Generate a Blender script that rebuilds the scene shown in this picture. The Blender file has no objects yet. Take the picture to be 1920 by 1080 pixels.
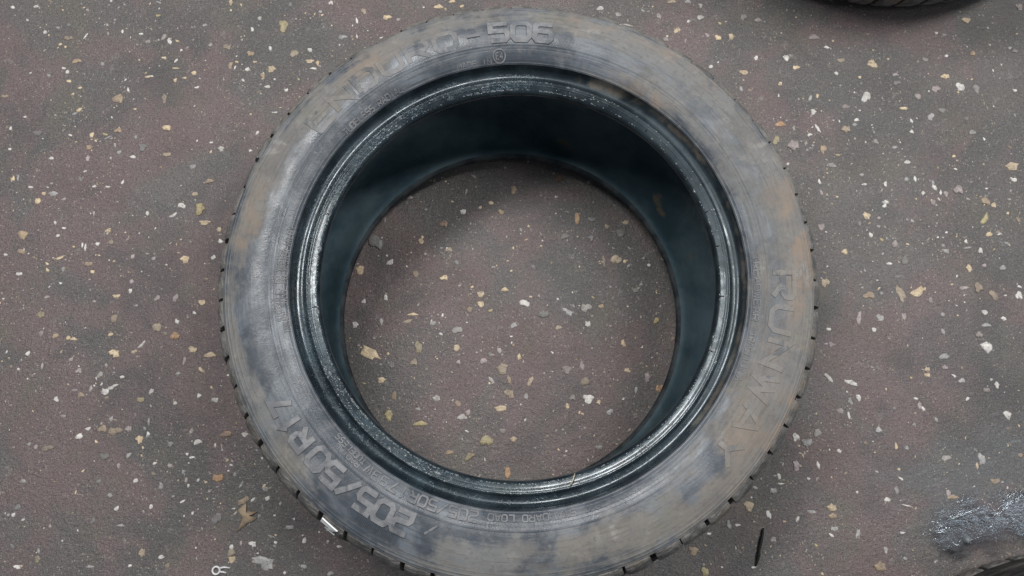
import bpy, bmesh, math, random
from mathutils import Vector, Matrix, noise

# ------------------------------------------------------------------ camera
SC = bpy.context.scene
COL = SC.collection
rad = math.radians
TAU = 2 * math.pi
cam_data = bpy.data.cameras.new('camera')
cam = bpy.data.objects.new('camera', cam_data)
COL.objects.link(cam)
cam_data.sensor_width = 36.0
cam_data.lens = 1496.9 / 1920 * 36.0
cam_data.clip_start = 0.02
cam_data.clip_end = 60
cam.matrix_world = (Matrix.Translation((-0.0065, -0.1944, 1.0224))
                    @ Matrix.Rotation(0.2140, 4, 'X') @ Matrix.Rotation(-0.0394, 4, 'Z'))
SC.camera = cam

# ------------------------------------------------------------------ light: workshop ceiling strips plus one added strip
W = bpy.data.worlds.new('World'); SC.world = W; W.use_nodes = True
bgn = W.node_tree.nodes['Background']
bgn.inputs[0].default_value = (0.78, 0.90, 1.0, 1)
bgn.inputs[1].default_value = 0.18
def strip(name, loc, target, sx, sy, power, colour):
    d = bpy.data.lights.new(name, 'AREA'); d.shape = 'RECTANGLE'; d.size = sx; d.size_y = sy
    d.energy = power; d.color = colour
    o = bpy.data.objects.new(name, d); COL.objects.link(o)
    o.location = loc
    o.rotation_euler = (Vector(target) - Vector(loc)).to_track_quat('-Z', 'Y').to_euler()
    return o
strip('ceiling_or_added_light', (-0.75, 1.15, 2.75), (0, 0, 0), 1.9, 0.40, 59, (1.0, 0.985, 0.965))
strip('ceiling_or_added_light', (1.55, 0.75, 2.75), (0, 0, 0), 0.40, 1.7, 52, (1.0, 0.985, 0.965))
strip('ceiling_or_added_light', (2.1, -0.65, 2.75), (0, 0, 0), 0.4, 1.4, 9, (0.92, 0.96, 1.0))  # added strip, no known lamp here; placed to glint off the puddle
SC.view_settings.view_transform = 'Standard'
SC.view_settings.look = 'None'
SC.view_settings.gamma = 1
SC.view_settings.exposure = 0.0
SC.cycles.max_bounces = 6; SC.cycles.diffuse_bounces = 3; SC.cycles.glossy_bounces = 3
SC.cycles.caustics_reflective = False; SC.cycles.caustics_refractive = False

# ------------------------------------------------------------------ helpers
rng = random.Random(7)
def link(name, me, parent=None, mat=None):
    o = bpy.data.objects.new(name, me); COL.objects.link(o)
    if mat is not None and me is not None and not me.materials: me.materials.append(mat)
    if parent is not None: o.parent = parent
    return o
def mesh(name, V, F, smooth=True):
    me = bpy.data.meshes.new(name); me.from_pydata(V, [], F); me.update()
    if smooth: me.polygons.foreach_set('use_smooth', [True] * len(me.polygons))
    return me
def tag(o, label=None, cat=None, group=None, kind=None):
    if label: o['label'] = label
    if cat: o['category'] = cat
    if group: o['group'] = group
    if kind: o['kind'] = kind
    return o
class NT:
    def __init__(s, name):
        s.m = bpy.data.materials.new(name); s.m.use_nodes = True
        s.t = s.m.node_tree; s.t.nodes.clear()
        s.out = s.n('ShaderNodeOutputMaterial')
    def n(s, typ, **kw):
        nd = s.t.nodes.new(typ)
        for k, v in kw.items(): setattr(nd, k, v)
        return nd
    def set(s, nd, i, v):
        if hasattr(v, 'is_output'): s.t.links.new(v, nd.inputs[i])
        elif v is not None: nd.inputs[i].default_value = v
    def noise(s, scale, detail=4, rough=.55, vec=None, dist=0.0):
        nd = s.n('ShaderNodeTexNoise'); s.set(nd, 'Scale', scale); s.set(nd, 'Detail', detail); s.set(nd, 'Roughness', rough)
        s.set(nd, 'Distortion', dist)
        if vec is not None: s.set(nd, 'Vector', vec)
        return nd.outputs['Fac']
    def vor(s, scale, vec=None, feature='F1', out='Distance'):
        nd = s.n('ShaderNodeTexVoronoi', feature=feature); s.set(nd, 'Scale', scale)
        if vec is not None: s.set(nd, 'Vector', vec)
        return nd.outputs[out]
    def ramp(s, fac, a, b, va=0.0, vb=1.0):
        nd = s.n('ShaderNodeMapRange'); nd.interpolation_type = 'SMOOTHSTEP'
        s.set(nd, 0, fac); s.set(nd, 1, a); s.set(nd, 2, b); s.set(nd, 3, va); s.set(nd, 4, vb)
        return nd.outputs[0]
    def mix(s, fac, a, b):
        nd = s.n('ShaderNodeMix', data_type='RGBA'); s.set(nd, 0, fac)
        s.set(nd, 6, a if hasattr(a, 'is_output') else (*a, 1)); s.set(nd, 7, b if hasattr(b, 'is_output') else (*b, 1))
        return nd.outputs[2]
    def math(s, op, a, b=None):
        nd = s.n('ShaderNodeMath', operation=op); s.set(nd, 0, a); s.set(nd, 1, b); return nd.outputs[0]
    def attr(s, name):
        nd = s.n('ShaderNodeAttribute'); nd.attribute_name = name; return nd.outputs['Fac']
    def obj(s):
        return s.n('ShaderNodeTexCoord').outputs['Object']
    def geo(s):
        return s.n('ShaderNodeNewGeometry').outputs['Position']
    def rnd(s):
        return s.n('ShaderNodeObjectInfo').outputs['Random']
    def bump(s, h, strength, dist, normal=None):
        nd = s.n('ShaderNodeBump'); s.set(nd, 'Strength', strength); s.set(nd, 'Distance', dist); s.set(nd, 'Height', h)
        if normal is not None: s.set(nd, 'Normal', normal)
        return nd.outputs[0]
    def pbr(s, col, rough=.5, spec=.5, normal=None, **kw):
        b = s.n('ShaderNodeBsdfPrincipled')
        s.set(b, 'Base Color', col if hasattr(col, 'is_output') else (*col, 1))
        s.set(b, 'Roughness', rough); s.set(b, 'Specular IOR Level', spec)
        if normal is not None: s.set(b, 'Normal', normal)
        for k, v in kw.items(): s.set(b, k, v)
        s.t.links.new(b.outputs[0], s.out.inputs[0]); return s.m

# ------------------------------------------------------------------ materials
def floor_material():
    t = NT('damp_concrete'); P = t.geo()
    big = t.noise(3.2, 5, .6, P); mid = t.noise(14, 5, .6, P, .4); warm = t.noise(6.0, 4, .6, P, .6)
    fine = t.noise(260, 3, .6, P); grit = t.noise(620, 3, .6, P)
    c = t.mix(t.ramp(big, .35, .68), (.098, .093, .091), (.146, .133, .129))
    def near(x, y, r0, r1, k):
        vd = t.n('ShaderNodeVectorMath', operation='DISTANCE'); t.set(vd, 0, P); vd.inputs[1].default_value = (x, y, 0)
        return t.ramp(vd.outputs['Value'], r0, r1, k, 0)
    warm = t.math('ADD', warm, t.math('ADD', near(-.50, .05, .08, .42, .085), near(0, -.05, .05, .24, .085)))
    warm = t.math('ADD', warm, near(.62, .20, .1, .45, -.05))
    c = t.mix(t.ramp(warm, .45, .60, 0, .9), c, (.170, .119, .120))
    c = t.mix(t.ramp(mid, .52, .72, 0, .6), c, (.142, .128, .100))
    c = t.mix(t.ramp(mid, .47, .30, 0, .65), c, (.085, .085, .085))
    c = t.mix(t.ramp(fine, .52, .72, 0, .6), c, (.200, .188, .178))
    c = t.mix(t.ramp(fine, .48, .30, 0, .6), c, (.066, .063, .062))
    # sand-sized grains worn into the surface
    cell = t.n('ShaderNodeTexVoronoi'); t.set(cell, 'Scale', 330); t.set(cell, 'Vector', P)
    seg = t.n('ShaderNodeSeparateColor'); t.set(seg, 0, cell.outputs['Color'])
    pick = t.math('MULTIPLY', t.ramp(seg.outputs[0], .80, .84), t.ramp(cell.outputs['Distance'], .42, .22))
    pick = t.math('MULTIPLY', pick, t.ramp(t.noise(22, 3, .6, P), .40, .62, .15, .9))
    c = t.mix(pick, c, t.mix(seg.outputs[1], (.34, .32, .30), (.42, .34, .24)))
    gh = t.math('MULTIPLY', t.ramp(t.noise(95, 3, .55, P, .8), .60, .70), t.ramp(t.noise(12, 3, .6, P), .42, .6))
    c = t.mix(t.math('MULTIPLY', gh, .55), c, (.235, .220, .205))
    drk = t.math('MULTIPLY', t.ramp(seg.outputs[2], .95, .98), t.ramp(cell.outputs['Distance'], .40, .15))
    c = t.mix(t.math('MULTIPLY', drk, .8), c, (.05, .048, .046))
    c = t.mix(t.ramp(t.noise(5.0, 6, .7, P, .8), .52, .66, 0, .55), c, (.078, .076, .078))
    c = t.mix(t.ramp(grit, .50, .70, 0, .55), c, (.27, .25, .235))
    c = t.mix(t.ramp(grit, .50, .32, 0, .55), c, (.05, .048, .048))
    h = t.math('ADD', t.math('MULTIPLY', fine, .6), t.math('MULTIPLY', grit, .4))
    n = t.bump(h, .85, .0020)
    n = t.bump(t.noise(70, 4, .6, P), .5, .003, n)
    r = t.ramp(t.noise(9, 4, .6, P), .35, .7, .40, .68)
    return t.pbr(c, r, .42, n)
def chip_material(name, a, b):
    t = NT(name); P = t.geo(); k = t.rnd()
    c = t.mix(t.ramp(t.noise(160, 4, .65, P), .36, .64), a, b)
    c = t.mix(t.math('MULTIPLY', t.math('POWER', k, 2.0), .75), c, (.185, .165, .152))
    c = t.mix(t.ramp(t.noise(420, 3, .6, P), .56, .68, 0, .75), c, (.14, .125, .115))
    n = t.bump(t.noise(500, 3, .6, P), .5, .0008)
    return t.pbr(c, .5, .45, n)
CH = {'w': ((.78, .75, .71), (.55, .52, .49)), 'g': ((.46, .45, .44), (.30, .295, .29)), 'c': ((.74, .60, .41), (.52, .40, .26)),
      't': ((.48, .36, .24), (.32, .24, .17)), 'o': ((.52, .33, .19), (.36, .22, .13)), 'y': ((.50, .43, .23), (.36, .29, .16)),
      'p': ((.46, .39, .38), (.30, .26, .255)), 'd': ((.225, .222, .217), (.19, .187, .182)), 'r': ((.20, .115, .075), (.15, .09, .065))}
CHM = {k: chip_material('stone_' + k, *v) for k, v in CH.items()}

def rubber_dirt(t, P, dirt, amount=1.0):
    """sidewall rubber under dried mud; dirt is a 0..1 socket"""
    sep = t.n('ShaderNodeSeparateXYZ'); t.set(sep, 0, P)
    flat = t.n('ShaderNodeCombineXYZ'); t.set(flat, 0, sep.outputs[0]); t.set(flat, 1, sep.outputs[1])
    ln = t.n('ShaderNodeVectorMath', operation='LENGTH'); t.set(ln, 0, flat.outputs[0])
    nm = t.n('ShaderNodeVectorMath', operation='NORMALIZE'); t.set(nm, 0, flat.outputs[0])
    sc = t.n('ShaderNodeVectorMath', operation='SCALE'); t.set(sc, 0, nm.outputs[0]); t.set(sc, 'Scale', 2.6)
    s2 = t.n('ShaderNodeSeparateXYZ'); t.set(s2, 0, sc.outputs[0])
    pv = t.n('ShaderNodeCombineXYZ'); t.set(pv, 0, s2.outputs[0]); t.set(pv, 1, s2.outputs[1]); t.set(pv, 2, t.math('MULTIPLY', ln.outputs['Value'], 110.0))
    streak = t.noise(1.0, 6, .7, pv.outputs[0], .3); streak2 = t.noise(3.1, 5, .7, pv.outputs[0], .2)
    n1 = t.noise(26, 6, .65, P, .5); n2 = t.noise(75, 5, .65, P, .3); n3 = t.noise(9, 3, .5, P)
    sm = t.noise(11, 4, .55, P, 1.2)
    bare = t.mix(t.ramp(sm, .42, .58), (.072, .084, .102), (.162, .180, .204))
    bare = t.mix(t.ramp(streak2, .45, .62, 0, .55), bare, (.060, .066, .078))
    bare = t.mix(t.ramp(n2, .45, .7, 0, .5), bare, (.180, .182, .186))
    d = t.math('ADD', dirt, t.math('MULTIPLY', t.math('SUBTRACT', n1, .5), .9))
    d = t.math('ADD', d, t.math('MULTIPLY', t.math('SUBTRACT', n2, .5), .35))
    d = t.math('ADD', d, t.math('MULTIPLY', t.math('SUBTRACT', streak, .5), 1.1))
    d = t.math('ADD', d, t.math('MULTIPLY', t.math('SUBTRACT', t.noise(210, 4, .7, P), .5), .35))
    d = t.ramp(d, .24, .78)
    mud = t.mix(t.ramp(n3, .42, .58), (.205, .204, .202), (.215, .199, .182))
    mud = t.mix(t.ramp(t.noise(17, 4, .6, P), .55, .68, 0, .6), mud, (.198, .196, .160))
    mud = t.mix(t.ramp(n2, .5, .75, 0, .6), mud, (.295, .280, .258))
    mud = t.mix(t.ramp(t.noise(13, 5, .65, P, .9), .50, .66, 0, .6), mud, (.145, .138, .132))
    mud = t.mix(t.ramp(t.noise(19, 5, .65, P, .7), .56, .68, 0, .55), mud, (.37, .355, .335))
    mud = t.mix(t.ramp(t.noise(230, 3, .6, P), .52, .70, 0, .5), mud, (.13, .12, .112))
    mud = t.mix(t.ramp(streak2, .50, .66, 0, .6), mud, (.135, .125, .118))
    return bare, mud, d
def sidewall_material():
    t = NT('dusty_sidewall_rubber'); P = t.obj()
    bare, mud, d = rubber_dirt(t, P, t.attr('dirt'))
    tan = t.attr('tan')
    mud = t.mix(t.math('MULTIPLY', tan, t.ramp(t.noise(30, 5, .65, P, .4), .42, .62, .12, 1.0)), mud, (.290, .222, .170))
    c = t.mix(t.math('MULTIPLY', d, .93), bare, mud)
    wet = t.attr('wet')
    r = t.ramp(d, 0, 1, .40, .85)
    r = t.math('ADD', r, t.math('MULTIPLY', wet, -.10))
    r = t.math('ADD', r, t.ramp(t.noise(40, 5, .65, P), .35, .65, -.06, .08))
    hh = t.math('ADD', t.noise(420, 4, .65, P), t.math('MULTIPLY', t.noise(90, 3, .6, P), 1.2))
    return t.pbr(c, r, .5, t.bump(hh, .35, .0006))
def bead_material():
    t = NT('wet_bead_rubber'); P = t.obj()
    d = t.math('ADD', t.attr('dirt'), t.math('MULTIPLY', t.math('SUBTRACT', t.noise(40, 5, .65, P, .4), .5), .8))
    d = t.ramp(d, .40, .75)
    bare = t.mix(t.ramp(t.noise(30, 4, .6, P), .4, .65), (.010, .015, .019), (.028, .038, .045))
    c = t.mix(d, bare, (.19, .155, .125))
    wet = t.attr('wet')
    r = t.math('ADD', t.ramp(d, 0, 1, .33, .75), t.math('MULTIPLY', wet, -.10))
    lump = t.ramp(t.noise(260, 3, .6, P, .6), .50, .66); film = t.noise(90, 3, .55, P)
    n = t.bump(lump, t.math('MULTIPLY', t.math('MAXIMUM', t.math('SUBTRACT', wet, .35), 0.0), .55), .0014)
    n = t.bump(film, .03, .0014, n)
    r = t.math('ADD', r, t.ramp(t.noise(34, 5, .65, P, .6), .38, .62, .12, -.03))
    return t.pbr(c, r, .5, n, **{'Specular Tint': (.80, .93, 1.0, 1), 'Coat Weight': t.math('ADD', t.ramp(t.noise(22, 5, .65, P, .4), .44, .62, .0, .65), t.math('MULTIPLY', wet, .5)), 'Coat Roughness': .14, 'Coat Tint': (.85, .95, 1, 1)})
def liner_material():
    t = NT('butyl_liner'); P = t.obj()
    c = t.mix(t.ramp(t.noise(14, 5, .6, P), .38, .66), (.040, .074, .094), (.090, .136, .160))
    d = t.math('ADD', t.attr('dirt'), t.math('MULTIPLY', t.math('SUBTRACT', t.noise(60, 5, .7, P, .6), .5), 1.2))
    c = t.mix(t.ramp(d, .55, .9, 0, .8), c, (.17, .145, .10))
    c = t.mix(t.ramp(t.noise(520, 2, .5, P), .70, .76, 0, .6), c, (.20, .19, .17))
    sp = t.n('ShaderNodeSeparateXYZ'); t.set(sp, 0, P)
    rib = t.math('SINE', t.math('MULTIPLY', sp.outputs[2], 900.0))
    n = t.bump(t.noise(160, 4, .6, P), .35, .0012)
    n = t.bump(rib, .12, .0006, n)
    return t.pbr(c, t.ramp(t.noise(20, 4, .6, P), .35, .65, .34, .56), .5, n)
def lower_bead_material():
    t = NT('dry_shaded_bead_rubber'); P = t.obj()
    c = t.mix(t.ramp(t.noise(40, 5, .65, P), .38, .62), (.012, .018, .022), (.045, .052, .056))  # dry rubber, with the shade low inside the tyre darkened into its colour
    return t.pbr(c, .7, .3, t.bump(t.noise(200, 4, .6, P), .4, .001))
def tread_material():
    t = NT('dusty_tread_rubber'); P = t.geo()
    c = t.mix(t.ramp(t.noise(60, 5, .65, P), .38, .62), (.10, .098, .095), (.20, .19, .178))
    c = t.mix(t.ramp(t.noise(24, 4, .6, P), .55, .7, 0, .7), c, (.20, .165, .135))
    c = t.mix(t.ramp(t.noise(380, 3, .6, P), .58, .7, 0, .6), c, (.05, .05, .05))
    return t.pbr(c, .78, .35, t.bump(t.noise(500, 3, .6, P), .5, .0008))
def groove_material():
    t = NT('groove_rubber'); P = t.geo()
    c = t.mix(t.ramp(t.noise(60, 4, .6, P), .4, .65), (.016, .016, .016), (.055, .050, .046))
    return t.pbr(c, .75, .35)
def letter_material():
    t = NT('worn_letter_rubber'); P = t.obj()
    bare, mud, d = rubber_dirt(t, P, t.attr('dirt'))
    mud = t.mix(t.math('MULTIPLY', t.attr('tan'), .5), mud, (.262, .192, .135))
    pale = t.mix(t.ramp(t.noise(70, 5, .65, P), .4, .62), (.165, .168, .178), (.245, .245, .254))
    c = t.mix(t.math('MULTIPLY', d, .90), pale, mud)
    c = t.mix(t.ramp(t.noise(48, 5, .7, P, .5), .51, .63, 0, .75), c, bare)
    return t.pbr(c, .62, .5, t.bump(t.noise(420, 4, .65, P), .4, .0006))
M_LETTER = letter_material()
M_FLOOR = floor_material(); M_SIDE = sidewall_material(); M_BEAD = bead_material(); M_LINER = liner_material()
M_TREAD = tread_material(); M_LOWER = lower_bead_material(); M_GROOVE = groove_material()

# ------------------------------------------------------------------ floor
def make_floor():
    n = 90; S = 3.0
    V = [(-S + 2 * S * i / n, -S + 2 * S * j / n, 0) for j in range(n + 1) for i in range(n + 1)]
    F = [(j * (n + 1) + i, j * (n + 1) + i + 1, (j + 1) * (n + 1) + i + 1, (j + 1) * (n + 1) + i) for j in range(n) for i in range(n)]
    o = link('floor', mesh('floor', V, F), None, M_FLOOR)
    return tag(o, kind='structure')
floor = make_floor()

def chip_shape(r, a, b, h, n=11):
    """irregular flat-topped stone, half sizes a, b, height h; verts/faces"""
    ph = [r.uniform(0, 6.28) for _ in range(3)]; am = [r.uniform(.08, .26), r.uniform(.06, .22), r.uniform(.05, .16)]
    ring = []
    for i in range(n):
        th = 2 * math.pi * (i + r.uniform(-.28, .28)) / n
        k = r.uniform(.86, 1.14) + am[0] * math.sin(2 * th + ph[0]) + am[1] * math.sin(3 * th + ph[1]) + am[2] * math.sin(5 * th + ph[2])
        ring.append((a * k * math.cos(th), b * k * math.sin(th)))
    V = [(x, y, -.0006) for x, y in ring]
    V += [(x * .93, y * .93, h * r.uniform(.45, .75)) for x, y in ring]
    V += [(x * .58, y * .58, h * r.uniform(.8, 1.15)) for x, y in ring]
    V.append((0, 0, h)); c = 3 * n; F = []
    for i in range(n):
        j = (i + 1) % n
        F += [(i, j, n + j, n + i), (n + i, n + j, 2 * n + j, 2 * n + i), (2 * n + i, 2 * n + j, c)]
    return V, F

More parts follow.
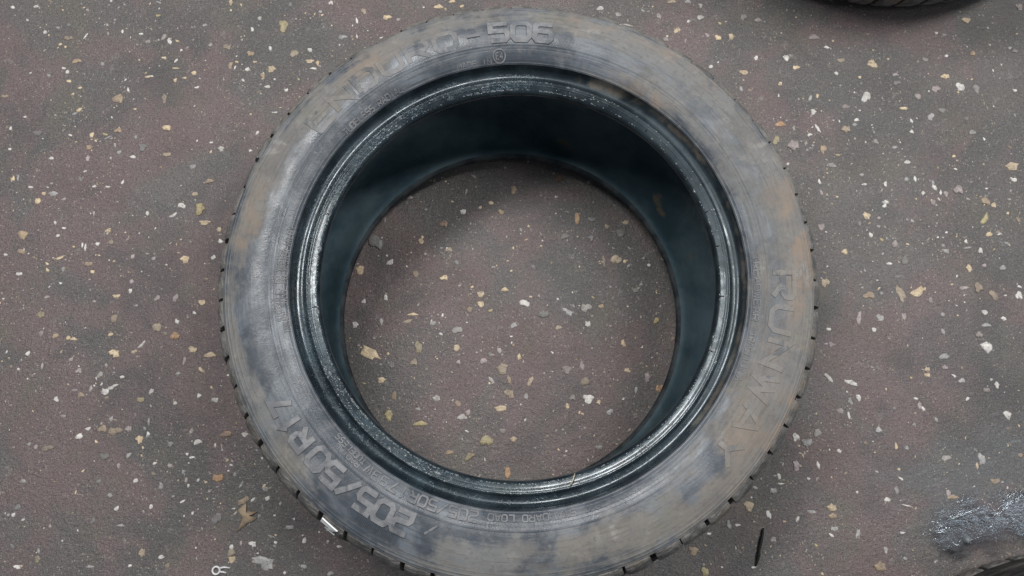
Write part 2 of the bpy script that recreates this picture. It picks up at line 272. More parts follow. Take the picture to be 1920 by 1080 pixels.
CHIPS = """-193,-51,32.7,13.9,-30,c;-322,-303,26.1,16.9,-10,g;-185,98,20.4,20.4,0,d;-315,420,16.1,20.1,0,y;383,211,17.4,17.4,0,p;-46,-167,18,16.4,0,y;-542,318,17.5,16.1,0,t;-23,-78,16.4,16.4,0,c;499,0,10.7,24.5,15,c;-421,153,14.7,17.5,0,y;673,168,19.9,12.8,0,c;521,1,18.9,13.3,25,c;132,61,15.5,15.5,0,c;491,277,13.4,16.5,0,w;-516,-137,17.5,12.4,0,t;-130,-46,11.4,18.8,0,y;85,-120,17.2,12.3,0,w;506,326,17.2,12.3,0,c;622,286,13.8,15.3,0,w;427,-336,15,13.1,0,t;89,-2,13.9,13.9,0,w;-657,127,13.8,13.8,0,t;-382,-249,12.9,14.7,0,d;596,138,14.3,12.8,0,p;458,-1,17.9,10.2,0,t;570,-214,10.7,17,0,g;141,97,12.3,14.7,0,d;-15,-110,12.3,14.7,0,t;601,4,11.8,14.8,0,t;-523,-38,13.3,12.9,0,c;-470,-6,12.4,13.8,0,c;63,176,12.3,13.9,0,r;33,-9,13.9,12.3,0,d;275,-259,12.1,13.8,0,c;355,-185,13.6,12.1,0,g;202,-309,15.1,10.8,0,t;-206,60,12.3,13.1,0,c;60,-82,12.3,13.1,0,p;-169,-131,12.3,13.1,0,y;-299,376,12.1,13.3,0,c;-446,-18,12.9,12.4,0,o;-383,-200,12.9,12.4,0,o;-504,245,13.8,11.5,0,d;619,-7,15.3,10.2,-40,t;-350,-229,15.3,10.2,30,t;-80,-25,14.7,10.6,30,w;-27,-128,18.8,8.2,0,c;457,231,13.4,11.5,0,c;430,370,13.4,11.5,0,p;403,19,10.7,14.3,0,c;82,-98,12.3,12.3,0,t;-438,84,14.7,10.1,0,c;-600,-155,14.7,10.1,0,t;441,-30,8.2,17.9,-20,p;588,285,11.5,12.6,0,p;-399,-45,14.3,10.1,0,c;9,7,14.7,9.8,0,w;630,121,12.8,11.2,0,t;369,242,13,10.9,0,o;511,44,9.2,15.3,0,d;-94,119,12.3,11.4,0,o;-422,-37,13.8,10.1,0,c;-532,-134,13.8,10.1,0,t;214,-334,10.8,12.9,0,y;339,-213,10.8,12.9,0,p;-68,-186,13.9,9.8,30,y;423,204,8.4,16.1,0,t;84,120,8.2,16.4,0,o;-129,-143,16.4,8.2,0,y;-330,354,13.3,10.1,0,c;420,-113,18.4,7.3,-20,w;-414,134,19.3,6.9,0,c;543,-84,14.3,9.2,0,g;-472,272,12.9,10.1,0,c;177,-110,11.4,11.4,0,o;361,219,9.6,13.5,0,y;377,-265,12.1,10.7,0,c;644,283,8.4,15.3,0,g;-624,17,12,10.6,0,y;468,-31,11.2,11.2,0,g;-527,-168,12.4,10.1,0,d;67,95,13.9,9,0,d;-21,-207,9,13.9,0,o;370,-174,10.7,11.6,0,w;611,-161,9.7,12.6,0,w;-527,8,11.5,10.6,0,t;646,387,12.6,9.6,0,c;575,244,9.6,12.6,0,g;65,-7,14.7,8.2,-30,g;431,180,17.9,6.6,0,g;-375,-147,12.8,9.2,0,o;-484,-149,11.5,10.1,0,c;-478,316,8.3,13.8,0,t;-650,272,13.8,8.3,0,d;652,-9,10.2,11.2,0,w;-363,-290,10.2,11.2,0,c;604,303,13.4,8.4,0,c;-168,427,12.1,9.3,0,c;-95,440,12.1,9.3,0,c;1,163,9.8,11.4,0,t;-76,-137,11.4,9.8,0,w;-621,183,16.1,6.9,0,g;162,-96,9,12.3,0,p;-604,378,13.8,8,0,t;724,404,9.6,11.5,0,p;342,-178,9.5,11.6,0,w;592,-58,10.2,10.7,0,p;-162,-107,7.4,14.7,0,o;469,108,11.8,9.2,40,c;501,67,9.2,11.8,0,p;-231,399,12.1,8.9,0,g;-360,379,12.1,8.9,0,t;79,-78,6.5,16.4,0,p;335,406,8.7,12.2,0,g;-619,414,11.5,9.2,0,t;-394,391,11.5,9.2,0,t;-532,-87,9.2,11.5,0,w;461,264,11.5,9.2,0,p;327,321,13.5,7.8,0,c;296,375,10.9,9.6,0,c;526,-211,12.6,8.3,0,w;-136,-65,10.6,9.8,0,c;407,94,8.7,11.8,0,p;-165,-67,8.2,12.3,0,d;-410,192,12.9,7.8,0,t;582,-241,12.1,8.3,0,t;-374,-146,11.5,8.7,0,o;-473,-286,8.3,12,0,c;592,253,11.5,8.4,0,d;274,407,10,9.6,0,w;-446,159,11,8.7,0,w;-539,271,11.5,8.3,0,t;562,275,9.6,9.6,0,p;315,376,9.6,9.6,0,c;392,-105,6.3,14.6,40,w;103,117,12.3,7.4,0,d;-95,45,12.3,7.4,0,c;-178,-86,12.3,7.4,0,c;203,-74,7.4,12.3,0,d;12,-95,6.5,13.9,-30,c;236,434,13.9,6.5,0,c;463,333,10.7,8.4,0,c;-410,-155,11.5,7.8,0,w;-277,364,14.9,6,0,c;-448,32,6.9,12.9,0,p;536,296,11.5,7.7,0,d;527,-258,12.1,7.3,0,t;-133,52,9,9.8,0,t;101,91,9.8,9,0,d;-48,21,9,9.8,0,c;-48,8,9.8,9,0,c;-6,-22,9.8,9,0,g;-81,-48,9.8,9,0,c;-47,-67,9,9.8,0,p;-108,-112,9.8,9,0,w;240,389,10,8.7,0,c;388,340,8.7,10,0,w;-470,233,11,7.8,0,c;134,428,10.9,7.8,0,w;-631,-226,9.2,9.2,0,d;-561,-142,9.7,8.7,0,w;593,30,8.7,9.7,0,c;-641,174,10.1,8.3,0,c;-362,-298,8.3,10.1,0,c;169,400,17.4,4.8,-10,w;377,-275,10.7,7.8,0,t;-523,-81,13.8,6,20,w;-413,25,10.6,7.8,0,c;307,-242,8.6,9.5,0,g;-201,438,7.2,11.3,0,c;159,417,10.4,7.8,0,g;-63,1,9,9,0,t;-81,-120,9,9,0,t;628,219,9.2,8.8,0,g;603,-46,11.2,7.2,0,g;-212,-13,9.8,8.2,0,w;134,-51,8.2,9.8,0,c;143,-144,9.8,8.2,0,d;-486,-99,9.2,8.7,0,y;637,29,9.2,8.7,0,g;402,-148,8.7,9.2,0,p;-388,362,6.9,11.5,0,t;-577,248,11.5,6.9,0,t;-657,104,11.5,6.9,0,t;248,-280,7.3,10.8,0,g;-396,238,10.1,7.8,0,w;-566,83,10.1,7.8,0,t;434,59,7.7,10.2,-30,c;-166,69,10.6,7.4,40,w;447,-173,7.3,10.7,0,g;416,258,8.8,8.8,0,w;400,325,10.4,7.4,0,c;-337,-281,8.9,8.6,0,w;-601,-289,8.3,9.2,0,y;-499,-135,8.7,8.7,0,p;590,-129,8.7,8.7,0,p;355,400,8.7,8.7,0,p;627,75,9.2,8.2,0,c;259,433,9.6,7.8,0,g;223,376,7.8,9.6,0,g;298,-270,6.9,10.8,0,w;-12,-167,11.4,6.5,0,c;-93,-180,11.4,6.5,0,t;647,336,8.4,8.8,0,t;580,329,9.6,7.7,0,g;-17,132,8.2,9,0,t;-125,96,8.2,9,0,c;116,59,4.1,18,0,t;65,-118,9,8.2,0,p;111,-138,8.2,9,0,g;-342,344,6,12.1,0,t;-68,135,9.8,7.4,0,w;-25,-156,9.8,7.4,0,p;-434,214,8.7,8.3,0,g;-540,-65,7.8,9.2,0,w;-563,-90,9.2,7.8,0,t;582,4,12.8,5.6,0,p;405,-296,4.9,14.6,-20,g;216,412,7.4,9.6,0,w;347,281,9.6,7.4,0,d;560,122,9.2,7.7,0,p;-15,-92,5.7,12.3,0,t;-568,-59,10.1,6.9,0,p;-88,83,10.6,6.5,0,c;90,-24,6.5,10.6,0,w;155,18,10.6,6.5,0,d;499,-30,6.1,11.2,0,p;-605,93,18.4,3.7,20,c;-543,128,10.6,6.4,35,c;-16,26,8.2,8.2,0,c;-144,-11,16.4,4.1,15,c;640,115,7.7,8.7,0,c;540,258,11.5,5.8,0,c;179,-23,7.4,9,0,y;427,-132,6.8,9.7,0,w;-292,-263,9.8,6.7,0,g;-602,-12,7.8,8.3,0,t;706,337,8.4,7.7,0,g;-394,123,6.4,10.1,0,c;419,234,4.2,15.3,20,w;-37,-92,4.9,13.1,30,w;503,-145,5.3,12.1,0,p;6,-114,6.5,9.8,0,g;95,-181,9.8,6.5,0,g;416,-136,7.3,8.7,0,g;377,-290,8.7,7.3,0,g;-391,460,6.9,9.2,0,c;-506,404,9.2,6.9,0,p;-578,232,6.9,9.2,0,p;-445,-156,9.2,6.9,0,g;500,23,11.2,5.6,0,d;604,-29,8.7,7.2,0,w;579,133,6.1,10.2,0,p;537,-10,6.1,10.2,0,p;561,-116,9.7,6.3,0,g;459,-247,6.3,9.7,0,g;-575,266,7.8,7.8,0,c;-472,33,7.8,7.8,0,p;497,125,9.2,6.6,0,w;-111,-15,7.4,8.2,0,g;-526,38,10.1,6,0,c;604,-123,7.3,8.3,0,w;446,-258,8.3,7.3,0,w;148,111,10.6,5.7,0,c;137,-86,10.6,5.7,0,c;-137,-2,12.3,4.9,0,c;519,-100,7.7,7.7,0,c;-323,-216,7.7,7.7,0,g;673,149,7.2,8.2,0,w;-391,-103,9.2,6.4,0,w;123,106,6.5,9,0,t;52,-27,9,6.5,0,c;276,426,7.8,7.4,0,w;612,53,6.6,8.7,0,w;-351,-148,8.7,6.6,0,w;-538,112,6.9,8.3,0,t;-594,-94,8.3,6.9,0,w;-536,-246,6.9,8.3,0,d;351,-269,10.7,5.3,-20,g;301,-300,8.6,6.5,0,w;-473,-89,8.7,6.4,40,w;-701,329,10.1,5.5,0,t;-429,175,10.1,5.5,0,c;401,-63,7.2,7.7,0,p;542,-98,8.2,6.6,0,p;-621,-8,6.9,7.8,0,p;-498,-37,7.8,6.9,0,c;109,-1,8.2,6.5,0,t;-26,-54,6.5,8.2,0,w;-657,73,8.3,6.4,0,w;-457,146,11.5,4.6,30,w;-489,-28,12.9,4.1,45,w;-241,-319,8.6,6.1,0,g;518,-107,8.3,6.3,0,c;436,-317,6.3,8.3,0,w;-625,-297,8.7,6,0,w;-178,-10,4.9,10.6,0,w;-248,453,7.2,7.2,0,w;-349,433,7.2,7.2,0,w;-277,381,7.2,7.2,0,w;-320,-227,7.7,6.7,0,w;534,180,7.7,6.6,0,w;316,-225,6.5,7.8,0,w;-578,-17,9.2,5.5,0,c;-445,1,5.5,9.2,0,w;619,-211,8.7,5.8,0,t;470,237,6.5,7.7,0,g;-401,85,7.8,6.4,0,w;-443,-183,7.8,6.4,0,p;-449,-292,7.8,6.4,0,w;346,342,5.2,9.6,0,w;-363,-284,6,8.3,0,w;-76,448,10.1,4.8,0,c;-201,18,7.4,6.5,0,w;-172,22,6.5,7.4,0,w;-306,453,6,8,0,d;-439,353,8.7,5.5,0,c;-427,426,8.7,5.5,0,g;-354,-210,5.2,9.2,-30,g;-392,107,6.9,6.9,0,w;-507,57,6.9,6.9,0,p;-533,-199,6.9,6.9,0,d;281,380,6.9,6.9,0,p;-508,44,6.4,7.4,0,w;-627,-195,7.4,6.4,0,g;412,-154,3.9,12.1,0,w;529,156,6.1,7.7,0,g;458,97,6.1,7.7,0,d;458,-46,7.7,6.1,0,w;549,-30,7.7,6.1,0,g;-669,466,9.2,5.1,0,w;-613,348,9.2,5.1,0,c;627,-38,9.2,5.1,-35,w;321,296,4.3,10.9,0,g;-508,91,6,7.8,0,p;-335,328,8.9,5.2,0,w;547,-52,5.6,8.2,0,g;-585,-15,8.3,5.5,50,c;-419,-141,5.5,8.3,0,p;-211,424,4,11.3,0,w;520,202,7.7,5.8,0,g;535,309,7.7,5.8,0,p;412,157,4.6,9.7,0,w;541,156,4.6,9.7,0,w;-536,239,7.4,6,0,g;-556,110,8.7,5.1,0,w;-553,261,13.8,3.2,25,g;-486,-200,6.9,6.4,0,w;366,-213,3.9,11.2,0,w;-364,355,7.2,6,0,w;500,151,5.6,7.7,0,w;-480,87,7.8,5.5,0,p;-509,-180,5.5,7.8,0,p;-522,-122,5.5,7.8,0,g;-671,208,3.7,11.5,0,g;-536,-300,11.5,3.7,0,g;394,-197,7.3,5.8,0,w;-516,232,8.3,5.1,0,w;-502,350,9.2,4.6,0,c;-647,217,4.6,9.2,0,t;-551,-82,4.6,9.2,0,p;-474,-143,4.6,9.2,0,w;-502,-253,9.2,4.6,0,g;-584,-116,9.2,4.6,0,g;-326,-238,4.6,9.2,0,d;-274,-310,9.2,4.6,0,g;-79,-67,6.5,6.5,0,p;-30,146,7.4,5.7,0,c;58,-128,5.7,7.4,0,c;407,225,8.4,5,0,w;-359,417,5.2,8,0,w;282,331,5.6,7.4,0,w;-568,372,6.9,6,0,g;-459,-15,6.9,6,0,t;-579,-44,6.9,6,0,p;-411,-97,6,6.9,0,w;-615,-153,6,6.9,0,p;-508,-232,6,6.9,0,w;-464,343,6.4,6.4,0,c;-636,-34,6.4,6.4,0,w;-333,386,6,6.8,0,w;-572,106,3.7,11,0,w;333,-277,4.7,8.6,-30,w;-517,-216,7.8,5.1,0,g;455,314,6.1,6.5,0,w;470,165,7.7,5.1,0,g;-390,-103,7.7,5.1,0,w;446,354,7.7,5,0,w;612,366,7.7,5,0,g;-338,-228,7.4,5.2,40,w;-616,362,6.4,6,0,w;-530,-95,6.9,5.5,0,t;-628,234,7.4,5.1,0,w;-530,-13,9.2,4.1,25,c;-617,40,9.2,4.1,0,p;387,236,4.3,8.7,0,g;-616,-51,3.7,10.1,0,p;-495,-272,3.7,10.1,0,d;-474,-127,3.7,10.1,0,p;614,33,6.1,6.1,0,p;-653,425,5.8,6.4,0,w;549,136,5.6,6.6,0,w;521,-164,6.3,5.8,0,g;-624,-150,6,6,0,g;-560,72,7.8,4.6,0,c;479,-196,4.9,7.3,0,g;-688,280,5.5,6.4,0,w;-492,150,5.5,6.4,0,w;-606,175,5.5,6.4,0,p;-152,423,8,4.4,0,p;-309,321,7.2,4.8,0,w;595,67,6.1,5.6,0,w;-564,153,4.6,7.4,0,p;-551,-133,7.4,4.6,0,w;-494,444,8.3,4.1,0,y;400,-43,6.6,5.1,0,w;-362,-197,5.5,6.1,0,g;572,135,3.6,9.2,0,w;-512,-69,6,5.5,0,w;-703,466,6.4,5.1,0,w;-636,-235,6.4,5.1,0,w;696,278,6.5,5,0,w;-434,331,10.1,3.2,0,w;-595,416,11.5,2.8,60,w;-601,-279,4.1,7.8,0,g;-517,416,6.9,4.6,0,w;-465,-232,4.6,6.9,0,w;596,58,10.2,3.1,0,g;257,402,5.6,5.6,0,w;546,224,5.8,5.4,0,w;648,62,6.1,5.1,0,g;458,-328,5.3,5.8,0,g;564,62,6.6,4.6,0,g;-528,196,4.1,7.4,0,w;-620,77,5.5,5.5,0,c;507,-149,4.4,6.8,0,w;-482,378,9.2,3.2,0,c;-465,361,9.2,3.2,0,c;611,334,6.9,4.2,0,w;-231,-288,7.7,3.7,0,w;-360,-244,7.7,3.7,40,p;-211,399,3.2,8.9,0,w;552,-109,7.3,3.9,-35,w;-597,337,6.9,4.1,0,c;-417,-174,6.9,4.1,0,w;466,-233,8.3,3.4,-40,w;-304,-234,4.6,6.1,0,g;-330,-248,4.6,6.1,0,g;-388,-160,5.1,5.5,0,w;175,51,5.7,4.9,0,w;469,-266,14.6,1.9,-15,w;-543,421,4.6,6,0,w;-533,-53,4.6,6,0,p;-653,194,7.4,3.7,0,w;-263,440,6.8,4,0,g;-62,440,5.2,5.2,0,c;700,342,5.4,5,0,g;-622,368,6.4,4.1,0,w;-548,190,6.4,4.1,0,w;-630,405,5.1,5.1,0,c;259,-281,8.6,3,0,w;-499,24,6.9,3.7,0,p;-451,346,5.5,4.6,0,c;-426,-227,7.8,3.2,35,w;372,-297,7.3,3.4,-40,w;459,-298,7.3,3.4,0,w;-342,-257,3.7,6.7,0,d;317,-234,9.5,2.6,0,w;499,-136,6.3,3.9,0,w;564,-139,6.3,3.9,30,w;301,397,5.6,4.3,0,c;-379,367,6,4,0,c;-635,431,5.8,4.1,0,g;-380,-162,3.2,7.4,0,p;-45,140,5.7,4.1,0,c;352,-229,5.3,4.4,0,w;-367,-185,5.8,4,0,w;-354,366,7.2,3.2,0,c;-314,-273,9.2,2.5,-20,g;-356,234,5.2,4.4,0,w;-542,249,4.1,5.5,0,g;-410,248,5.5,4.1,0,w;-555,32,5.5,4.1,0,p;223,-290,6.5,3.4,0,w;-622,401,4.6,4.6,0,c;-606,328,4.6,4.6,0,c;-487,-301,4.6,4.6,0,w;602,369,4.6,4.6,0,w;-603,134,6.4,3.2,0,w;-686,250,5.5,3.7,0,w;-566,191,6,3.2,0,w;-569,257,4.6,4.1,0,c;-408,-202,5.5,3.2,45,w;-601,58,4.6,3.7,0,w;-642,-235,4.6,3.7,0,g;-309,-280,4.6,3.7,0,w;-287,-253,3.7,4.6,0,w;-518,302,6,2.8,0,c;-670,297,5.1,3.2,0,w;-420,-208,3.7,4.1,0,w;450,243,2.3,5.8,0,w;-375,-72,4.1,3.1,0,w;-362,-238,4.6,2.5,0,w;-311,-248,4,2.5,0,w;-331,-292,3.7,2.1,0,w;-276,-273,2.5,2.5,0,w"""
def make_chips():
    items = []
    for s in CHIPS.split(';'):
        a = s.split(',')
        items.append((float(a[0]) / 1000, float(a[1]) / 1000, float(a[2]) / 1000, float(a[3]) / 1000, float(a[4]), a[5]))
    # chips hidden under the tyre's footprint are left out
    items = [q for q in items if not .222 < math.hypot(q[0], q[1]) < .302]
    r = random.Random(3)
    big, small = items[:300], items[300:]
    shapes = []
    for k in range(30):
        V, F = chip_shape(r, .5, .5, .11)
        shapes.append((V, F))
    cache = {}
    for x, y, a, b, ang, c in big:
        k = r.randrange(30)
        if (k, c) not in cache:
            me = mesh('stone_chip', *shapes[k], False); me.materials.append(CHM[c]); cache[(k, c)] = me
        o = link('stone_chip', cache[(k, c)], floor)
        o.location = (x, y, 0)
        o.scale = (a * .92, b * .92, min(a, b) * r.uniform(.9, 1.7))
        o.rotation_euler = (0, 0, rad(ang))
    # the rest, too small to pick apart singly
    cols = 'wwwwwggggggcccccctttttpppppddddoy'
    for c in sorted(CH):
        pts = [q for q in small if q[5] == c]
        SM.setdefault(c, []).extend(pts)
    n = 0
    while n < 6600:
        x, y = r.uniform(-.86, .86), r.uniform(-.52, .62)
        d = math.hypot(x, y)
        if .222 < d < .304: continue
        dens = .16 + 1.7 * max(0, noise.noise((x * 7, y * 7, 1.3)) + .02) + .9 * max(0, noise.noise((x * 24, y * 24, 5.3)))
        if d < .21: dens += .25
        dens *= 1.25 if x < -.2 else (.8 if y < -.1 else 1)
        if r.random() > dens: continue
        s = .0012 * math.exp(r.gauss(.18, .55))
        SM.setdefault(r.choice(cols), []).append((x, y, s * r.uniform(1, 2.2), s * r.uniform(.8, 1.3), r.uniform(0, 180), ''))
        n += 1
    for k in range(500):
        a = r.uniform(0, TAU); d = .325 + abs(r.gauss(0, .010)); s = .0009 * math.exp(r.gauss(0, .5))
        SM.setdefault(r.choice('gdtpdr'), []).append((d * math.cos(a), d * math.sin(a), s * r.uniform(1, 2), s, r.uniform(0, 180), ''))
    for c, pts in SM.items():
        VV, FF = [], []
        for x, y, a, b, ang, _ in pts:
            V, F = chip_shape(r, a / 2, b / 2, min(a, b) * r.uniform(.06, .14) + .0001, 6)
            ca, sa = math.cos(rad(ang)), math.sin(rad(ang)); o = len(VV)
            VV += [(x + ca * u - sa * v, y + sa * u + ca * v, w) for u, v, w in V]
            FF += [tuple(i + o for i in f) for f in F]
        tag(link('small_stone_chips', mesh('small_stone_chips', VV, FF), floor, CHM[c]), kind='stuff')
SM = {}
make_chips()

# ------------------------------------------------------------------ tyre

def spline(pts, per=6):
    out = []
    P = [pts[0]] + list(pts) + [pts[-1]]
    for i in range(1, len(P) - 2):
        p0, p1, p2, p3 = P[i - 1], P[i], P[i + 1], P[i + 2]
        for k in range(per):
            t = k / per
            out.append(tuple(.5 * (2 * p1[j] + (p2[j] - p0[j]) * t + (2 * p0[j] - 5 * p1[j] + 4 * p2[j] - p3[j]) * t * t
                                   + (3 * p1[j] - p0[j] - 3 * p2[j] + p3[j]) * t ** 3) for j in (0, 1)))
    out.append(tuple(pts[-1]))
    return out
# sidewall from the tread edge inward to the rim-flange line, (radius, height)
SIDE = [(.3052, .1958), (.3020, .1984), (.2975, .2008), (.2910, .2036), (.2840, .2057), (.2770, .2068), (.2700, .2068),
        (.2640, .2060), (.2570, .2042), (.2500, .2012), (.2455, .1982), (.2430, .1958)]
BEAD = [(.2430, .1958), (.2415, .1925), (.2395, .1885), (.2370, .1862), (.2335, .1852), (.2300, .1857), (.2280, .1871), (.2258, .1875), (.2230, .1867), (.2200, .1857), (.2170, .1843),
        (.2148, .1818), (.2137, .1785), (.2150, .1752), (.2185, .1735)]
LINER = [(.2185, .1735), (.2240, .1745), (.2320, .1790), (.2450, .1860), (.2600, .1900), (.2760, .1885), (.2900, .1800), (.2990, .1640),
         (.3035, .1420), (.3050, .1035)]
def _stretch(L, k=1.2, c=.265): return [(r if r < c else c + (r - c) * k, z) for r, z in L]
SIDE = _stretch(SIDE)
LINER = [(r if r < .27 else .27 + (r - .27) * 1.2, z) for r, z in LINER]
RIBS = [(.3105, .0005, .0006), (.3072, .0004, .0005), (.3028, .00025, .0005), (.2622, .0006, .00055), (.2440, .0005, .0005), (.2470, .0002, .0005),
        (.2540, .0001, .0006), (.2576, -.0002, .0006)]
def side_dense():
    pr = spline(SIDE, 14); out = []
    for r, z in pr:
        out.append((r, z + sum(h * math.exp(-((r - c) / w) ** 2) for c, h, w in RIBS)))
    return out
SIDE_D = side_dense()
_base = sorted(spline(SIDE, 14))
def side_z(r):
    for (r0, z0), (r1, z1) in zip(_base, _base[1:]):
        if r0 <= r <= r1: return z0 + (z1 - z0) * (r - r0) / (r1 - r0 + 1e-12)
    return _base[0][1] if r < _base[0][0] else _base[-1][1]
def lathe(prof, n, mirror=False):
    V, F = [], []; m = len(prof)
    for i in range(n):
        a = TAU * i / n; ca, sa = math.cos(a), math.sin(a)
        for r, z in prof:
            V.append((r * ca, r * sa, .207 - z if mirror else z))
    for i in range(n):
        j = (i + 1) % n
        for k in range(m - 1):
            f = (i * m + k, i * m + k + 1, j * m + k + 1, j * m + k)
            F.append(f if mirror else f[::-1])
    return V, F

# dried mud and wiped / wet patches: (angle deg, radius, angular size, radial size, amount), angles anticlockwise from the right
MUD = [(128, .286, 26, .016, .75), (105, .292, 16, .012, .55), (70, .290, 26, .016, .65), (40, .288, 24, .016, .62), (48, .262, 18, .012, .6),
       (10, .288, 22, .018, .75), (345, .290, 20, .018, .6), (325, .284, 20, .022, .72), (305, .292, 16, .014, .45), (320, .258, 18, .012, .5), (20, .258, 26, .012, .5),
       (350, .256, 16, .012, .35), (285, .285, 26, .018, .62), (262, .288, 12, .016, .6), (168, .287, 11, .014, .8), (152, .290, 14, .014, .5),
       (205, .293, 16, .012, .6), (219, .286, 11, .012, .5), (190, .296, 14, .008, .45), (57, .245, 12, .010, .5), (250, .297, 9, .008, .35), (275, .272, 16, .010, .35)]
CLEAN = [(97, .276, 13, .014, .7), (180, .272, 14, .016, .5), (200, .268, 16, .014, .55), (238, .276, 14, .018, .75), (308, .278, 7, .016, .6),
         (38, .268, 10, .010, .55), (210, .275, 8, .01, .3), (272, .280, 4, .016, .4), (135, .254, 30, .008, .4), (180, .252, 60, .008, .5), (235, .252, 30, .008, .5)]
TAN = [(128, .290, 14, .014, .6), (168, .287, 10, .012, .7), (72, .296, 10, .008, .6), (50, .298, 9, .008, .6), (8, .290, 12, .014, .8), (352, .292, 12, .014, .7),
       (325, .280, 18, .02, .7), (0, .306, 26, .006, .8), (330, .306, 22, .006, .8), (57, .245, 12, .010, .8), (262, .301, 10, .005, .5)]
WETB = [(180, .25, 50, .05, 1.0), (140, .25, 40, .05, .9), (225, .25, 45, .05, 1.0), (270, .25, 40, .05, .9), (310, .23, 25, .03, .6), (100, .25, 25, .05, .8)]
MUD = [(t, c if c < .265 else .265 + (c - .265) * 1.2, a, d * 1.1, k) for t, c, a, d, k in MUD]
CLEAN = [(t, c if c < .265 else .265 + (c - .265) * 1.2, a, d * 1.1, k) for t, c, a, d, k in CLEAN]
TAN = [(t, c if c < .265 else .265 + (c - .265) * 1.2, a, d * 1.1, k) for t, c, a, d, k in TAN]
def blob(L, a, r):
    s = 0
    for t, c, da, dr, k in L:
        d = abs((a - t + 180) % 360 - 180) / da; e = (r - c) / dr
        q = d * d + e * e
        if q < 7: s += k * math.exp(-q)
    return s
def side_attrs(me, letter=False):
    dirt, tan, wet = [], [], []
    for v in me.vertices:
        x, y, z = v.co; r = math.hypot(x, y); a = math.degrees(math.atan2(y, x)) % 360
        w = noise.noise((x * 28, y * 28, 3)) * 8 + noise.noise((x * 70, y * 70, 5)) * 2
        r2 = r + .007 * noise.noise((x * 35, y * 35, 9)) + .003 * noise.noise((x * 110, y * 110, 2))
        d = .12 + .92 * blob(MUD, a + w, r2) - blob(CLEAN, a + w, r2)
        d += .20 * max(0, (r - .303) / .010)
        if letter: d -= letter
        dirt.append(max(0, min(1, d))); tan.append(max(0, min(1, blob(TAN, a + w, r2))))
        wet.append(max(0, min(1, blob(WETB, a, r) * max(0, min(1, (.292 - r) / .03)))))
    for nm, vals in (('dirt', dirt), ('tan', tan), ('wet', wet)):
        at = me.attributes.new(nm, 'FLOAT', 'POINT'); at.data.foreach_set('value', vals)
def bead_attrs(me):
    dirt, wet = [], []
    for v in me.vertices:
        x, y, z = v.co; r = math.hypot(x, y); a = math.degrees(math.atan2(y, x)) % 360
        d = .08 + blob([(64, .239, 11, .008, .55), (40, .2405, 10, .004, .35), (345, .241, 30, .003, .3), (318, .240, 25, .004, .35), (20, .2415, 30, .003, .35), (88, .236, 10, .01, .25)], a, r)
        dirt.append(max(0, min(1, d)))
        w = .12 + .85 * blob([(200, .225, 60, .03, 1), (140, .225, 40, .03, 1), (260, .225, 45, .03, 1), (304, .225, 14, .03, .8), (95, .225, 22, .03, .8)], a, r)
        w *= .55 + .9 * noise.noise((x * 30, y * 30, 2.2)) + .3
        wet.append(max(.03, min(1, w)))
    for nm, vals in (('dirt', dirt), ('wet', wet)):
        at = me.attributes.new(nm, 'FLOAT', 'POINT'); at.data.foreach_set('value', vals)
def liner_attrs(me):
    vals = []
    for v in me.vertices:
        x, y, z = v.co; a = math.degrees(math.atan2(y, x)) % 360
        d = 0
        r = math.hypot(x, y)
        if z < .09: d = blob([(71, .253, 3.5, .008, 1.0), (67, .245, 2.5, .006, .8), (37, .256, 3.5, .010, .9), (32, .246, 3, .008, .8), (16, .252, 3, .006, .7), (22, .262, 4, .006, .6), (138, .262, 6, .006, .5)], a, r)
        vals.append(min(1, d))
    at = me.attributes.new('dirt', 'FLOAT', 'POINT'); at.data.foreach_set('value', vals)

# shoulder cross-section carried by the tread blocks
SHOULDER = spline([(.3060, .1952), (.3095, .1920), (.3130, .1868), (.3158, .1800), (.3180, .1715), (.3195, .1610), (.3204, .1500)], 3)
GROOVE = [(.3046, .1945), (.3010, .1915), (.3035, .1840), (.3085, .1760), (.3115, .1660), (.3130, .1530), (.3132, .1465)]
CROWN = [(.3132, .1465), (.3205, .1460), (.3216, .1300), (.3217, .1240), (.3140, .1235), (.3140, .1150), (.3219, .1145), (.3221, .1035)]
SHOULDER = [(r + .0080, z) for r, z in SHOULDER]; GROOVE = [(r + .0080, z) for r, z in GROOVE]; CROWN = [(r + .0080, z) for r, z in CROWN]
NB = 62
BD = []
for _r, _z in spline(BEAD, 8):
    BD.append((_r, _z + sum(h * math.exp(-((_r - c) / .0005) ** 2) for c, h in ((.2268, .0003), (.2228, .00018)) if _z > .18)))
